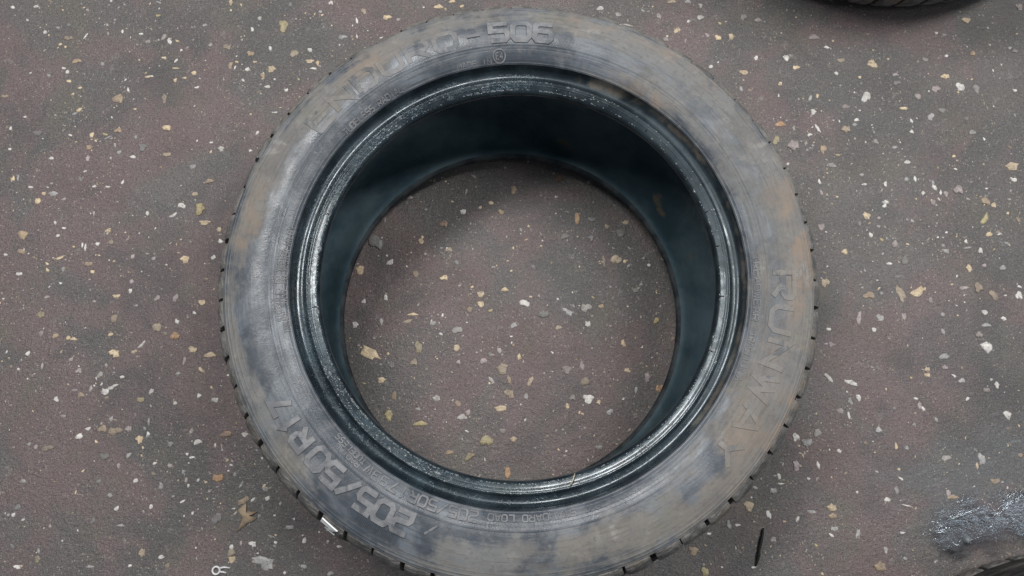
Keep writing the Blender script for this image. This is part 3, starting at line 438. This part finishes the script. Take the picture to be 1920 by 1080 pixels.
def block_mesh(seedv):
    r = random.Random(seedv)
    pitch = TAU / NB; gap = r.uniform(.0024, .0058) / .325; proud = r.uniform(-.0012, .0012); m = len(SHOULDER); nth = 7
    V, F = [], []
    top = []
    for k, (rr, zz) in enumerate(SHOULDER):
        t = k / (m - 1)
        sl = .016 * t * t           # groove leans round the shoulder
        # local normal of the section
        a = SHOULDER[max(0, k - 1)]; b = SHOULDER[min(m - 1, k + 1)]
        dx, dz = b[0] - a[0], b[1] - a[1]; L = math.hypot(dx, dz); nx, nz = -dz / L, dx / L
        if nx < 0: nx, nz = -nx, -nz
        row = []
        for q in range(nth):
            u = q / (nth - 1)
            edge = 1 if q in (0, nth - 1) else 0
            th = -pitch / 2 + gap / 2 + (pitch - gap) * u + sl
            e = -.0010 * edge - (.0008 if k in (0, m - 1) else 0) + r.uniform(-.0004, .0004) + proud * min(1, k / 4)
            row.append(len(V)); V.append(((rr + nx * e) * math.cos(th), (rr + nx * e) * math.sin(th), zz + nz * e))
        top.append(row)
    low = []
    for k, (rr, zz) in enumerate(SHOULDER):
        t = k / (m - 1); sl = .016 * t * t
        a = SHOULDER[max(0, k - 1)]; b = SHOULDER[min(m - 1, k + 1)]
        dx, dz = b[0] - a[0], b[1] - a[1]; L = math.hypot(dx, dz); nx, nz = -dz / L, dx / L
        if nx < 0: nx, nz = -nx, -nz
        row = []
        for q in (0, nth - 1):
            th = -pitch / 2 + gap / 2 + (pitch - gap) * (q / (nth - 1)) + sl
            dep = -.0085
            row.append(len(V)); V.append(((rr + nx * dep) * math.cos(th), (rr + nx * dep) * math.sin(th), zz + nz * dep))
        low.append(row)
    for k in range(m - 1):
        for q in range(nth - 1):
            F.append((top[k][q], top[k][q + 1], top[k + 1][q + 1], top[k + 1][q])[::-1])
        F.append((top[k][0], top[k + 1][0], low[k + 1][0], low[k][0])[::-1])
        F.append((top[k][-1], low[k][1], low[k + 1][1], top[k + 1][-1])[::-1])
    F.append((*top[0], low[0][1], low[0][0])); F.append((*top[-1][::-1], low[-1][0], low[-1][1]))
    me = mesh('tread_block', V, F, False)
    me.materials.append(M_TREAD)
    return me

def make_tyre():
    root = link('tyre', None)
    tag(root, 'worn black car tyre lying flat, wet rim bead and muddy lettered sidewall', 'tyre')
    N = 540
    me = mesh('sidewall', *lathe(SIDE_D, N)); side_attrs(me); side = link('sidewall', me, root, M_SIDE)
    me = mesh('bead', *lathe(BD, N)); bead_attrs(me); bead = link('bead', me, root, M_BEAD)
    lin = spline(LINER, 5); full = lin + [(r, .207 - z) for r, z in lin[::-1][1:]]
    me = mesh('inner_liner', *lathe(full, 360)); liner_attrs(me); liner = link('inner_liner', me, root, M_LINER)
    tr = [SIDE[0]] + GROOVE + CROWN[1:]
    full = [(r, .207 - z) for r, z in tr] + [(r, z) for r, z in tr[::-1][1:]]
    me = mesh('tread_band', *lathe(full, 360), False); band = link('tread_band', me, root, M_GROOVE)
    V1, F1 = lathe(spline(SIDE, 3), 240, True); me = mesh('lower_sidewall', V1, F1); side_attrs(me); link('lower_sidewall', me, root, M_SIDE)
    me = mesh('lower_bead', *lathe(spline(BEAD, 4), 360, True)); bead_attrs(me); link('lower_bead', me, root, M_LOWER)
    ms = [block_mesh(k) for k in range(9)]
    off = rad(5.4)
    for i in range(NB):
        o = link('tread_block', ms[(i * 5 + i // 7) % 9], root); o.rotation_euler = (0, 0, off + TAU * i / NB + rng.uniform(-.004, .004))
    # the mirrored shoulder row faces the floor
    VV, FF = [], []
    for i in range(NB):
        a = off + TAU * (i + .5) / NB; ca, sa = math.cos(a), math.sin(a); b = len(VV)
        for v in ms[0].vertices: VV.append((v.co.x * ca - v.co.y * sa, v.co.x * sa + v.co.y * ca, .207 - v.co.z))
        FF += [tuple(b + k for k in p.vertices)[::-1] for p in ms[0].polygons]
    tag(link('lower_tread_blocks', mesh('lower_tread_blocks', VV, FF, False), root, M_TREAD), kind='stuff')
    return root, side, bead, liner
tyre, sidewall, bead, liner = make_tyre()
def sag(o):
    for v in o.data.vertices:
        k = max(0.0, min(1.0, (.172 - v.co.z) / .150)); r = math.hypot(v.co.x, v.co.y)
        k *= max(0.0, min(1.0, (.325 - r) / .07)); q = 1 - .02 * k
        v.co.x = v.co.x * q - .011 * k; v.co.y = v.co.y * q - .014 * k
for ch in tyre.children:
    if ch.name in ('inner_liner', 'lower_bead', 'lower_sidewall'): sag(ch)

# ------------------------------------------------------------------ raised lettering: stroke letters bent round the sidewall
G = {  # strokes in a unit box
 'A': [[(0, 0), (.42, 1), (.58, 1), (1, 0)], [(.2, .32), (.8, .32)]], 'B': [[(0, 0), (0, 1), (.85, 1), (1, .85), (1, .6), (.85, .5), (1, .4), (1, .12), (.85, 0), (0, 0)]],
 'C': [[(1, 1), (.15, 1), (0, .85), (0, .15), (.15, 0), (1, 0)]], 'D': [[(0, 0), (0, 1), (.8, 1), (1, .8), (1, .2), (.8, 0), (.06, 0)]],
 'E': [[(1, 1), (0, 1), (0, 0), (1, 0)], [(.1, .5), (.85, .5)]], 'G': [[(1, 1), (.15, 1), (0, .85), (0, .15), (.15, 0), (1, 0), (1, .5), (.55, .5)]],
 'H': [[(0, 0), (0, 1)], [(1, 0), (1, 1)], [(.1, .5), (.9, .5)]], 'I': [[(.5, 0), (.5, 1)]], 'K': [[(0, 0), (0, 1)], [(1, 1), (.15, .5), (1, 0)]],
 'L': [[(0, 1), (0, 0), (1, 0)]], 'M': [[(0, 0), (0, 1), (.5, .4), (1, 1), (1, 0)]], 'N': [[(0, 0), (0, 1), (1, 0), (1, 1)]],
 'O': [[(.2, 0), (0, .2), (0, .8), (.2, 1), (.8, 1), (1, .8), (1, .2), (.8, 0), (.2, 0)]], 'P': [[(0, 0), (0, 1), (.85, 1), (1, .85), (1, .55), (.85, .42), (.1, .42)]],
 'R': [[(0, 0), (0, 1), (.85, 1), (1, .85), (1, .58), (.85, .44), (.1, .44)], [(.5, .38), (1, 0)]], 'S': [[(1, 1), (.15, 1), (0, .85), (0, .62), (.12, .5), (.88, .5), (1, .38), (1, .15), (.85, 0), (0, 0)]],
 'T': [[(0, 1), (1, 1)], [(.5, .93), (.5, 0)]], 'U': [[(0, 1), (0, .2), (.2, 0), (.8, 0), (1, .2), (1, 1)]], 'V': [[(0, 1), (.5, 0), (1, 1)]],
 'W': [[(0, 1), (.25, 0), (.5, .75), (.75, 0), (1, 1)]], 'X': [[(0, 0), (1, 1)], [(0, 1), (1, 0)]], 'Y': [[(0, 1), (.5, .45), (1, 1)], [(.5, .4), (.5, 0)]],
 '0': [[(.18, 0), (0, .18), (0, .82), (.18, 1), (.82, 1), (1, .82), (1, .18), (.82, 0), (.18, 0)]], '1': [[(.2, .8), (.55, 1), (.55, 0)]],
 '2': [[(0, 1), (.85, 1), (1, .85), (1, .6), (.85, .48), (.12, .42), (0, .3), (0, 0), (1, 0)]], '3': [[(0, 1), (.85, 1), (1, .85), (1, .6), (.85, .5), (1, .4), (1, .15), (.85, 0), (0, 0)], [(.3, .5), (.78, .5)]],
 '4': [[(.75, 0), (.75, 1), (0, .3), (1, .3)]], '5': [[(1, 1), (0, 1), (0, .55), (.85, .55), (1, .42), (1, .14), (.85, 0), (0, 0)]],
 '6': [[(1, 1), (.15, 1), (0, .85), (0, .15), (.15, 0), (.85, 0), (1, .15), (1, .42), (.85, .55), (.1, .55)]], '7': [[(0, 1), (1, 1), (.35, 0)]],
 '8': [[(.15, 0), (0, .15), (0, .42), (.1, .5), (0, .6), (0, .85), (.15, 1), (.85, 1), (1, .85), (1, .6), (.9, .5), (1, .42), (1, .15), (.85, 0), (.15, 0)], [(.2, .5), (.8, .5)]],
 '9': [[(0, 0), (.85, 0), (1, .15), (1, .85), (.85, 1), (.15, 1), (0, .85), (0, .6), (.15, .48), (.9, .48)]], '/': [[(0, -.05), (1, 1.05)]], '-': [[(0, .45), (1, .45)]], '.': [[(.4, 0), (.4, .12)]], ':': [[(.4, .1), (.4, .25)], [(.4, .6), (.4, .75)]],
}
def ribbon(pts, w, closed):
    """mitred left/right offsets of a polyline"""
    n = len(pts); L, R_ = [], []
    for i in range(n):
        if closed: a, b, c = pts[i - 1], pts[i], pts[(i + 1) % n]
        else: a, b, c = pts[max(0, i - 1)], pts[i], pts[min(n - 1, i + 1)]
        d1 = Vector((b[0] - a[0], b[1] - a[1])); d2 = Vector((c[0] - b[0], c[1] - b[1]))
        if d1.length < 1e-9: d1 = d2
        if d2.length < 1e-9: d2 = d1
        d1.normalize(); d2.normalize()
        n1 = Vector((-d1.y, d1.x)); n2 = Vector((-d2.y, d2.x)); mm = n1 + n2
        if mm.length < 1e-6: mm = n1
        mm.normalize(); k = w / 2 / max(.45, mm.dot(n1))
        L.append((b[0] + mm.x * k, b[1] + mm.y * k)); R_.append((b[0] - mm.x * k, b[1] - mm.y * k))
    return L, R_
def add_stroke(V, F, pts, w, h, surf):
    closed = len(pts) > 3 and pts[0] == pts[-1]
    if closed: pts = pts[:-1]
    # subdivide long legs so that they follow the curve
    P = []; n = len(pts)
    for i in range(n if closed else n - 1):
        a, b = pts[i], pts[(i + 1) % n]; d = math.hypot(b[0] - a[0], b[1] - a[1]); k = max(1, int(d / .004))
        P += [(a[0] + (b[0] - a[0]) * t / k, a[1] + (b[1] - a[1]) * t / k) for t in range(k)]
    if not closed: P.append(pts[-1])
    L, R_ = ribbon(P, w, closed); Lb, Rb = ribbon(P, w * 1.25, closed)
    n = len(P); o = len(V)
    for i in range(n):
        V += [surf(*Lb[i], -.0002), surf(*L[i], h), surf(*R_[i], h), surf(*Rb[i], -.0002)]
    for i in range(n if closed else n - 1):
        a = o + 4 * i; b = o + 4 * ((i + 1) % n)
        for k in range(3): F.append((a + k, a + k + 1, b + k + 1, b + k))
    if not closed:
        F.append((o, o + 3, o + 2, o + 1)); e = o + 4 * (n - 1); F.append((e, e + 1, e + 2, e + 3))
def on_side(theta0, r0):
    def surf(x, y, h):
        th = theta0 - x / r0; r = r0 + y
        return (r * math.cos(th), r * math.sin(th), side_z(r) + h)
    return surf
def lettering(text, theta, r0, height, cw, sp, w, h, bare=.3, name='raised_lettering'):
    """text reads clockwise, tops outward; theta is the angle (deg) of its middle"""
    total = len(text) * cw + (len(text) - 1) * sp
    surf = on_side(rad(theta), r0); V, F = [], []
    for i, ch in enumerate(text):
        x0 = -total / 2 + i * (cw + sp)
        for k, st in enumerate(G.get(ch, [])):
            if ch in 'I1': st = [((px - .5) * .6 + .5, py) for px, py in st]
            add_stroke(V, F, [(x0 + px * cw, py * height) for px, py in st], w, h + .00012 * k, surf)
    me = mesh('raised_lettering', V, F, False); side_attrs(me, bare)
    return link(name, me, sidewall, M_LETTER)
def span(text, a0, a1, r0, height, w, h, gap=.32, bare=.3):
    """fit text between two angles (clockwise from a0 to a1)"""
    L = rad((a0 - a1) % 360) * r0; n = len(text); cw = L / (n + (n - 1) * gap)
    return lettering(text, (a0 - ((a0 - a1) % 360) / 2) % 360, r0, height, cw, cw * gap, w, h, bare)
span('ENDURO', 141.5, 102.3, .2672, .0205, .0052, .0005, .38, -.3)
span('-', 99.6, 96.6, .2672, .0205, .0034, .0013)
span('506', 94.0, 79.8, .2672, .0205, .0056, .0013, .34, .35)
span('RUNWAY', 357.5, 314.0, .2672, .0225, .0052, .0006, .42, -.25)
span('205/50', 245.2, 220.0, .2672, .0205, .0052, .0014, .30, .45)
span('R17', 217.8, 206.5, .2672, .0205, .0052, .0014, .34, .25)
span('/', 250.6, 248.6, .2690, .010, .0022, .0008)
span('205/50R17', 258.6, 237.6, .2466, .0098, .0019, .0011, .32)
span('93W', 236.6, 230.6, .2480, .0080, .0015, .0010, .36)
span('TUBELESS', 229.6, 220.4, .2458, .0056, .0011, .0010)
span('RADIAL', 229.0, 222.0, .2530, .0042, .0008, .0004)
span('STANDARD LOAD', 281.0, 261.0, .2468, .0060, .0012, .0009)
span('TREAD: STEEL POLYESTER NYLON', 192.5, 166.0, .2450, .0052, .0011, .0010)
span('SIDEWALL: POLYESTER', 189.5, 172.0, .2508, .0042, .0010, .0009)
span('MAX LOAD', 187.0, 178.5, .2560, .0036, .0007, .0005)
span('DOT', 208.6, 204.0, .2548, .0042, .0009, .0006)
span('E4 026', 208.6, 204.0, .2488, .0042, .0009, .0006)
span('TUBELESS RADIAL', 138.0, 119.0, .2450, .0055, .0012, .0010)
span('MADE IN', 103.5, 94.6, .2448, .0042, .0009, .0006)
span('TREADWEAR', 2.0, 346.0, .2490, .0060, .0010, .0006)
span('TRACTION A', 343.0, 331.0, .2490, .0055, .0010, .0006)
# approval mark: E in a ring
def approval():
    V, F = [], []; surf = on_side(rad(92.4), .2510)
    ring = [(.0068 * math.cos(TAU * i / 20), .0068 * math.sin(TAU * i / 20)) for i in range(20)]
    add_stroke(V, F, ring + ring[:1], .0014, .0009, surf)
    for st in G['E']: add_stroke(V, F, [(-.0036 + x * .003, -.003 + y * .006) for x, y in st], .0011, .0008, surf)
    for st in G['4']: add_stroke(V, F, [(.0008 + x * .003, -.003 + y * .006) for x, y in st], .0011, .0009, surf)
    me = mesh('approval_mark', V, F, False); side_attrs(me); link('approval_mark', me, sidewall, M_LETTER)
approval()
# fine ribbed patch at the shoulder beside the size lettering
def ribbed():
    V, F = [], []; surf = on_side(rad(239), .2915)
    for i in range(22):
        x = (i - 10.5) * .0019
        add_stroke(V, F, [(x, 0), (x, .0085)], .0008, .0006, surf)
    me = mesh('ribbed_patch', V, F, False); side_attrs(me); link('ribbed_patch', me, sidewall, M_SIDE)
ribbed()

# short splits across the wet bead lip
M_SPLIT = NT('split_rubber').pbr((.006, .006, .007), .6, .3)
def bead_pt(i, a, h=0.0):
    r, z = BD[i]; r0, z0 = BD[max(0, i - 1)]; r1, z1 = BD[min(len(BD) - 1, i + 1)]
    dx, dz = r1 - r0, z1 - z0; L = math.hypot(dx, dz) or 1; nx, nz = dz / L, -dx / L
    if nz < 0 and r > .2145: nx, nz = -nx, -nz
    if r <= .2145 and nx > 0: nx, nz = -nx, -nz
    return Vector(((r + nx * h) * math.cos(a), (r + nx * h) * math.sin(a), z + nz * h))
for ad, i0, i1 in ((186.5, 65, 84), (47, 66, 76), (6.5, 69, 80), (352, 67, 80), (336, 67, 77), (159, 69, 80), (213, 70, 84), (17, 70, 80), (70, 69, 78)):
    V, F = [], []; a = rad(ad); r = random.Random(int(ad))
    for k, i in enumerate(range(i0, i1 + 1)):
        e = .0006 * math.sin(math.pi * (k + .3) / (i1 - i0 + .6)) + .0002
        aa = a + r.uniform(-.0012, .0012)
        V += [bead_pt(i, aa - e / .22, .0001), bead_pt(i, aa, .0004), bead_pt(i, aa + e / .22, .0001)]
        if k: b = 3 * k; F += [(b - 3, b - 2, b + 1, b), (b - 2, b - 1, b + 2, b + 1)]
    link('split', mesh('split', V, F), bead, M_SPLIT)

# soap suds and droplets clinging to the bead
def water_material():
    t = NT('soapy_water')
    return t.pbr((.34, .38, .40), .05, .8, None, **{'Transmission Weight': .5, 'IOR': 1.33})
M_WATER = water_material()
def suds():
    r = random.Random(5); VV, FF = [], []
    prof = [(1, 0), (.8, .5), (.4, .85)]
    n = 0
    while n < 1500:
        a = r.uniform(0, 360)
        w = .25 + blob([(200, .2, 50, 1, 1), (140, .2, 38, 1, 1), (255, .2, 40, 1, 1), (310, .2, 20, 1, .7), (95, .2, 22, 1, .8)], a, .2)
        if r.random() > w * (.6 + noise.noise((math.cos(rad(a)) * 6, math.sin(rad(a)) * 6, 4))): continue
        k = r.choice((r.gauss(55, .9), r.gauss(79, 1.0), r.gauss(79, 1.0), r.gauss(66, 4)))
        i = max(2, min(len(BD) - 3, int(k))); s = .00055 * math.exp(r.gauss(0, .4)); aa = rad(a)
        c = bead_pt(i, aa); nrm = (bead_pt(i, aa, .001) - c).normalized()
        u = Vector((-math.sin(aa), math.cos(aa), 0)); v = nrm.cross(u); o = len(VV)
        st = r.uniform(1, 2.2)
        for pr, ph in prof:
            for q in range(6):
                t = TAU * q / 6
                VV.append(tuple(c + u * (s * pr * math.cos(t) * st) + v * (s * pr * math.sin(t)) + nrm * (s * ph * .8)))
        VV.append(tuple(c + nrm * s * .8))
        for lv in range(2):
            for q in range(6):
                FF.append((o + lv * 6 + q, o + lv * 6 + (q + 1) % 6, o + lv * 6 + 6 + (q + 1) % 6, o + lv * 6 + 6 + q))
        for q in range(6): FF.append((o + 12 + q, o + 12 + (q + 1) % 6, o + 18))
        n += 1
    tag(link('soap_suds', mesh('soap_suds', VV, FF), bead, M_WATER), kind='stuff')
suds()

# white paint stroke on a shoulder block
M_WHITE = NT('white_paint').pbr((.90, .90, .89), .45, .5)
def paint_mark():
    pr = SHOULDER
    def surf(x, y, h):
        th = rad(231.2) - x / .323; k = max(0, min(len(pr) - 1.001, (y / .020) * (len(pr) - 1))); i = int(k); f = k - i
        r = pr[i][0] + (pr[i + 1][0] - pr[i][0]) * f; z = pr[i][1] + (pr[i + 1][1] - pr[i][1]) * f
        h += .0016
        return ((r + h * .6) * math.cos(th), (r + h * .6) * math.sin(th), z + h * .9)
    V, F = [], []
    add_stroke(V, F, [(.0085, .0040), (-.0080, .0050), (-.0010, .0125), (.0030, .0110)], .0036, .0009, surf)
    add_stroke(V, F, [(-.0012, .0120), (-.0095, .0130)], .0034, .0012, surf)
    o = link('paint_mark', mesh('paint_mark', V, F, False), tyre, M_WHITE); o['label'] = 'bright white paint stroke'
paint_mark()

# ------------------------------------------------------------------ neighbouring tyres at the frame edge
def copy_tyre(loc, rz, label):
    r = tyre.copy(); COL.objects.link(r); r.location = loc; r.rotation_euler = (0, 0, rz); tag(r, label, 'tyre')
    for ch in list(tyre.children):
        if ch.name.split('.')[0] in ('paint_mark',): continue
        c = ch.copy(); COL.objects.link(c); c.parent = r
    return r
copy_tyre((.558, .722, 0), rad(40), 'dark tyre mostly out of frame at the top right, only its tread edge showing')
copy_tyre((.622, -.648, 0), rad(200), 'dark tyre mostly out of frame at the bottom right corner beside the puddle')

# ------------------------------------------------------------------ puddle
def puddle_material(name, milk, gloss, rough, bump, lo=.0, hi=.6):
    t = NT(name); P = t.geo(); edge = t.attr('depth')
    tr = t.n('ShaderNodeBsdfTransparent'); gl = t.n('ShaderNodeBsdfGlossy'); df = t.n('ShaderNodeBsdfDiffuse'); t2 = t.n('ShaderNodeBsdfTransparent')
    mp = t.n('ShaderNodeMapping'); t.set(mp, 0, P); mp.inputs['Rotation'].default_value = (0, 0, -.5); mp.inputs['Scale'].default_value = (.45, 1.0, 1.0)
    Q = mp.outputs[0]
    wv = t.math('ADD', t.noise(48, 4, .55, Q, 1.6), t.math('MULTIPLY', t.noise(170, 3, .6, Q, 1.0), .12))
    n = t.bump(wv, bump, .004)
    t.set(gl, 'Color', (.80, .90, 1, 1)); t.set(gl, 'Roughness', rough); t.set(gl, 'Normal', n)
    t.set(df, 'Color', t.mix(t.ramp(t.noise(26, 4, .6, Q, 1.4), .40, .54), (.016, .018, .020), (.125, .130, .146)))
    t.set(df, 'Normal', n)
    fr = t.n('ShaderNodeFresnel'); t.set(fr, 'IOR', 1.5); t.set(fr, 'Normal', n)
    m1 = t.n('ShaderNodeMixShader'); t.set(m1, 0, milk)
    t.t.links.new(tr.outputs[0], m1.inputs[1]); t.t.links.new(df.outputs[0], m1.inputs[2])
    m2 = t.n('ShaderNodeMixShader'); t.set(m2, 0, t.math('MULTIPLY', fr.outputs[0], gloss))
    t.t.links.new(m1.outputs[0], m2.inputs[1]); t.t.links.new(gl.outputs[0], m2.inputs[2])
    fade = t.ramp(t.math('ADD', edge, t.math('MULTIPLY', t.math('SUBTRACT', t.noise(45, 4, .65, P), .5), .8)), lo, hi)
    m3 = t.n('ShaderNodeMixShader'); t.set(m3, 0, fade)
    t.t.links.new(t2.outputs[0], m3.inputs[1]); t.t.links.new(m2.outputs[0], m3.inputs[2])
    t.t.links.new(m3.outputs[0], t.out.inputs[0]); return t.m
M_PUD = puddle_material('soapy_puddle', .60, 1.5, .08, .50, .05, 1.0)
M_WET = puddle_material('damp_film', .03, .8, .30, .35, .1, 1.3)
PUDDLE = """488,-263;510,-256;537,-249;570,-249;594,-243;624,-228;647,-229;650,-281;628,-330;589,-331;556,-336;517,-339;494,-337;486,-321;480,-299;487,-281"""
WETP = """381,-232;412,-201;467,-190;523,-172;586,-155;661,-110;683,-178;652,-306;588,-341;510,-344;463,-305;462,-267;418,-253"""
def make_puddle(name, outline, mat, z0, froth):
    P = [tuple(float(u) / 1000 for u in q.split(',')) for q in outline.split(';')]
    def depth(x, y):
        best, ins, n = 9, False, len(P)
        for k in range(n):
            (ax, ay), (bx, by) = P[k], P[(k + 1) % n]
            t = max(0, min(1, ((x - ax) * (bx - ax) + (y - ay) * (by - ay)) / ((bx - ax) ** 2 + (by - ay) ** 2)))
            best = min(best, math.hypot(x - ax - t * (bx - ax), y - ay - t * (by - ay)))
            if (ay > y) != (by > y) and x < (bx - ax) * (y - ay) / (by - ay) + ax: ins = not ins
        return best if ins else -best
    st = .0022 if froth else .006; soft = .032 if froth else .055
    x0, x1 = min(p[0] for p in P) - .02, max(p[0] for p in P) + .02; y0, y1 = min(p[1] for p in P) - .02, max(p[1] for p in P) + .02
    nx, ny = int((x1 - x0) / st), int((y1 - y0) / st); V, D, idx, F = [], [], {}, []
    for b in range(ny + 1):
        for a in range(nx + 1):
            x, y = x0 + a * st, y0 + b * st
            d = depth(x, y) + .020 * noise.noise((x * 28, y * 28, 3)) + .008 * noise.noise((x * 90, y * 90, 8))
            if d < -.002: continue
            q = max(0, min(1, d / soft)); idx[(a, b)] = len(V)
            w = noise.noise(((x * .88 - y * .48) * 25, (x * .48 + y * .88) * 70, 2)) + .4 * noise.noise((x * 110, y * 150, 6)) if froth else 0
            V.append((x, y, z0 + .0012 * q * (froth + .2) + (.00055 * q * w))); D.append(q)
    for (a, b), k in idx.items():
        if all(c in idx for c in ((a + 1, b), (a + 1, b + 1), (a, b + 1))): F.append((k, idx[(a + 1, b)], idx[(a + 1, b + 1)], idx[(a, b + 1)]))
    me = mesh(name, V, F); at = me.attributes.new('depth', 'FLOAT', 'POINT'); at.data.foreach_set('value', D)
    o = link(name, me, None, mat); tag(o, kind='structure')
    if not froth: return
    spots = [(v[0], v[1], v[2]) for v, q in zip(V, D) if q > .3]
    # suds floating on it
    r = random.Random(8); VV, FF = [], []
    for q in range(110):
        x, y, zz = r.choice(spots)
        if noise.noise((x * 22, y * 22, 7)) < .05: continue
        rr = .0007 * math.exp(r.gauss(.2, .5)); b = len(VV)
        for lev, (pr, ph) in enumerate(((1, 0), (.85, .5), (.45, .88))):
            for k in range(8): VV.append((x + rr * pr * math.cos(TAU * k / 8), y + rr * pr * math.sin(TAU * k / 8), zz + rr * ph))
        VV.append((x, y, zz + rr))
        for lev in range(2):
            for k in range(8): FF.append((b + lev * 8 + k, b + lev * 8 + (k + 1) % 8, b + lev * 8 + 8 + (k + 1) % 8, b + lev * 8 + 8 + k))
        for k in range(8): FF.append((b + 16 + k, b + 16 + (k + 1) % 8, b + 24))
    if VV: tag(link('suds', mesh('suds', VV, FF), o, M_WATER), kind='stuff')
make_puddle('wet_patch', WETP, M_WET, .0004, False)
make_puddle('puddle', PUDDLE, M_PUD, .0014, True)

# ------------------------------------------------------------------ loose bits on the floor
def tube(pts, radii, n=8):
    V, F = [], []
    for i, p in enumerate(pts):
        p = Vector(p); a = Vector(pts[max(0, i - 1)]); b = Vector(pts[min(len(pts) - 1, i + 1)])
        d = (b - a).normalized(); up = Vector((0, 0, 1)) if abs(d.z) < .9 else Vector((1, 0, 0))
        u = d.cross(up).normalized(); v = u.cross(d)
        for k in range(n):
            t = TAU * k / n; V.append(tuple(p + (u * math.cos(t) + v * math.sin(t)) * radii[i]))
    for i in range(len(pts) - 1):
        for k in range(n): F.append((i * n + k, i * n + (k + 1) % n, (i + 1) * n + (k + 1) % n, (i + 1) * n + k))
    F.append(tuple(range(n))[::-1]); F.append(tuple((len(pts) - 1) * n + k for k in range(n)))
    return V, F
M_BLACK = NT('black_rubber_scrap').pbr((.014, .014, .014), .7, .35)
V, F = tube([(.2895, -.2855, .0022), (.2875, -.2930, .0026), (.2845, -.3020, .0030), (.2815, -.3110, .0026), (.2800, -.3180, .0030), (.2775, -.3250, .0022), (.2755, -.3300, .0014)],
            [.0008, .0016, .0019, .0018, .0021, .0014, .0006], 7)
tag(link('rubber_strip', mesh('rubber_strip', V, F), None, M_BLACK), 'thin black rubber sliver on the floor below the tyre, right of bottom centre', 'rubber strip')
# white plastic clip: a ring with two prongs
clip = link('plastic_clip', None); clip.location = (-.374, -.313, 0); clip.scale = (.85, .85, 1)
tag(clip, 'small white plastic clip with a ring end at the bottom left edge', 'plastic clip')
M_CLIP = NT('white_plastic').pbr((.80, .78, .78), .35, .5)
ring = [(-.0075 + .0052 * math.cos(TAU * i / 24), .0035 + .0052 * math.sin(TAU * i / 24), .0017) for i in range(25)]
link('ring', mesh('ring', *tube(ring, [.0015] * 25, 6)), clip, M_CLIP)
link('prong', mesh('prong', *tube([(-.0030, .0065, .0017), (.004, .0075, .0018), (.0125, .0062, .0017)], [.0015, .0014, .0009], 6)), clip, M_CLIP)
link('prong', mesh('prong', *tube([(-.0025, .0015, .0017), (.003, .001, .0018), (.0075, -.0005, .0017)], [.0014, .0013, .0009], 6)), clip, M_CLIP)
# dry leaf scrap
def leaf():
    out = [(-62, 130), (-38, 78), (-18, 20), (-60, -35), (-30, -62), (4, -92), (12, -62), (2, -42), (52, -18), (104, -20), (60, 2), (36, 10), (98, 28), (62, 58), (20, 66), (-8, 96), (-36, 116)]
    k = .69 / 4.5 / 1000; V, F = [], []; n = len(out)
    for z in (0, 1):
        for x, y in out:
            V.append((x * k, -y * k, .0008 + .0011 * z + .0010 * math.sin(x * .05) + .0008 * math.cos(y * .04)))
    V += [(10 * k, -20 * k, .0042), (10 * k, -20 * k, .0010)]
    for i in range(n):
        j = (i + 1) % n
        F += [(n + j, n + i, 2 * n), (i, j, 2 * n + 1), (i, n + i, n + j, j)]
    t = NT('dry_leaf_tissue'); P = t.geo()
    c = t.mix(t.ramp(t.noise(120, 4, .6, P), .4, .65), (.42, .33, .23), (.30, .22, .15))
    m = t.pbr(c, .7, .3)
    o = link('dry_leaf', mesh('dry_leaf', V, F), None, m); o.location = (-.3475, -.2455, 0)
    tag(o, 'pointed tan scrap of dry leaf on the floor left of the white paint mark', 'leaf')
leaf()
# straw caught on the bead lip
M_STRAW = NT('straw').pbr((.55, .50, .36), .6, .3)
V, F = tube([(.0445, -.2205, .1890), (.0475, -.2150, .1905), (.0500, -.2085, .1880)], [.0006, .0007, .0004], 5)
tag(link('straw', mesh('straw', V, F), None, M_STRAW), 'short pale straw caught across the bead lip at the bottom', 'straw')
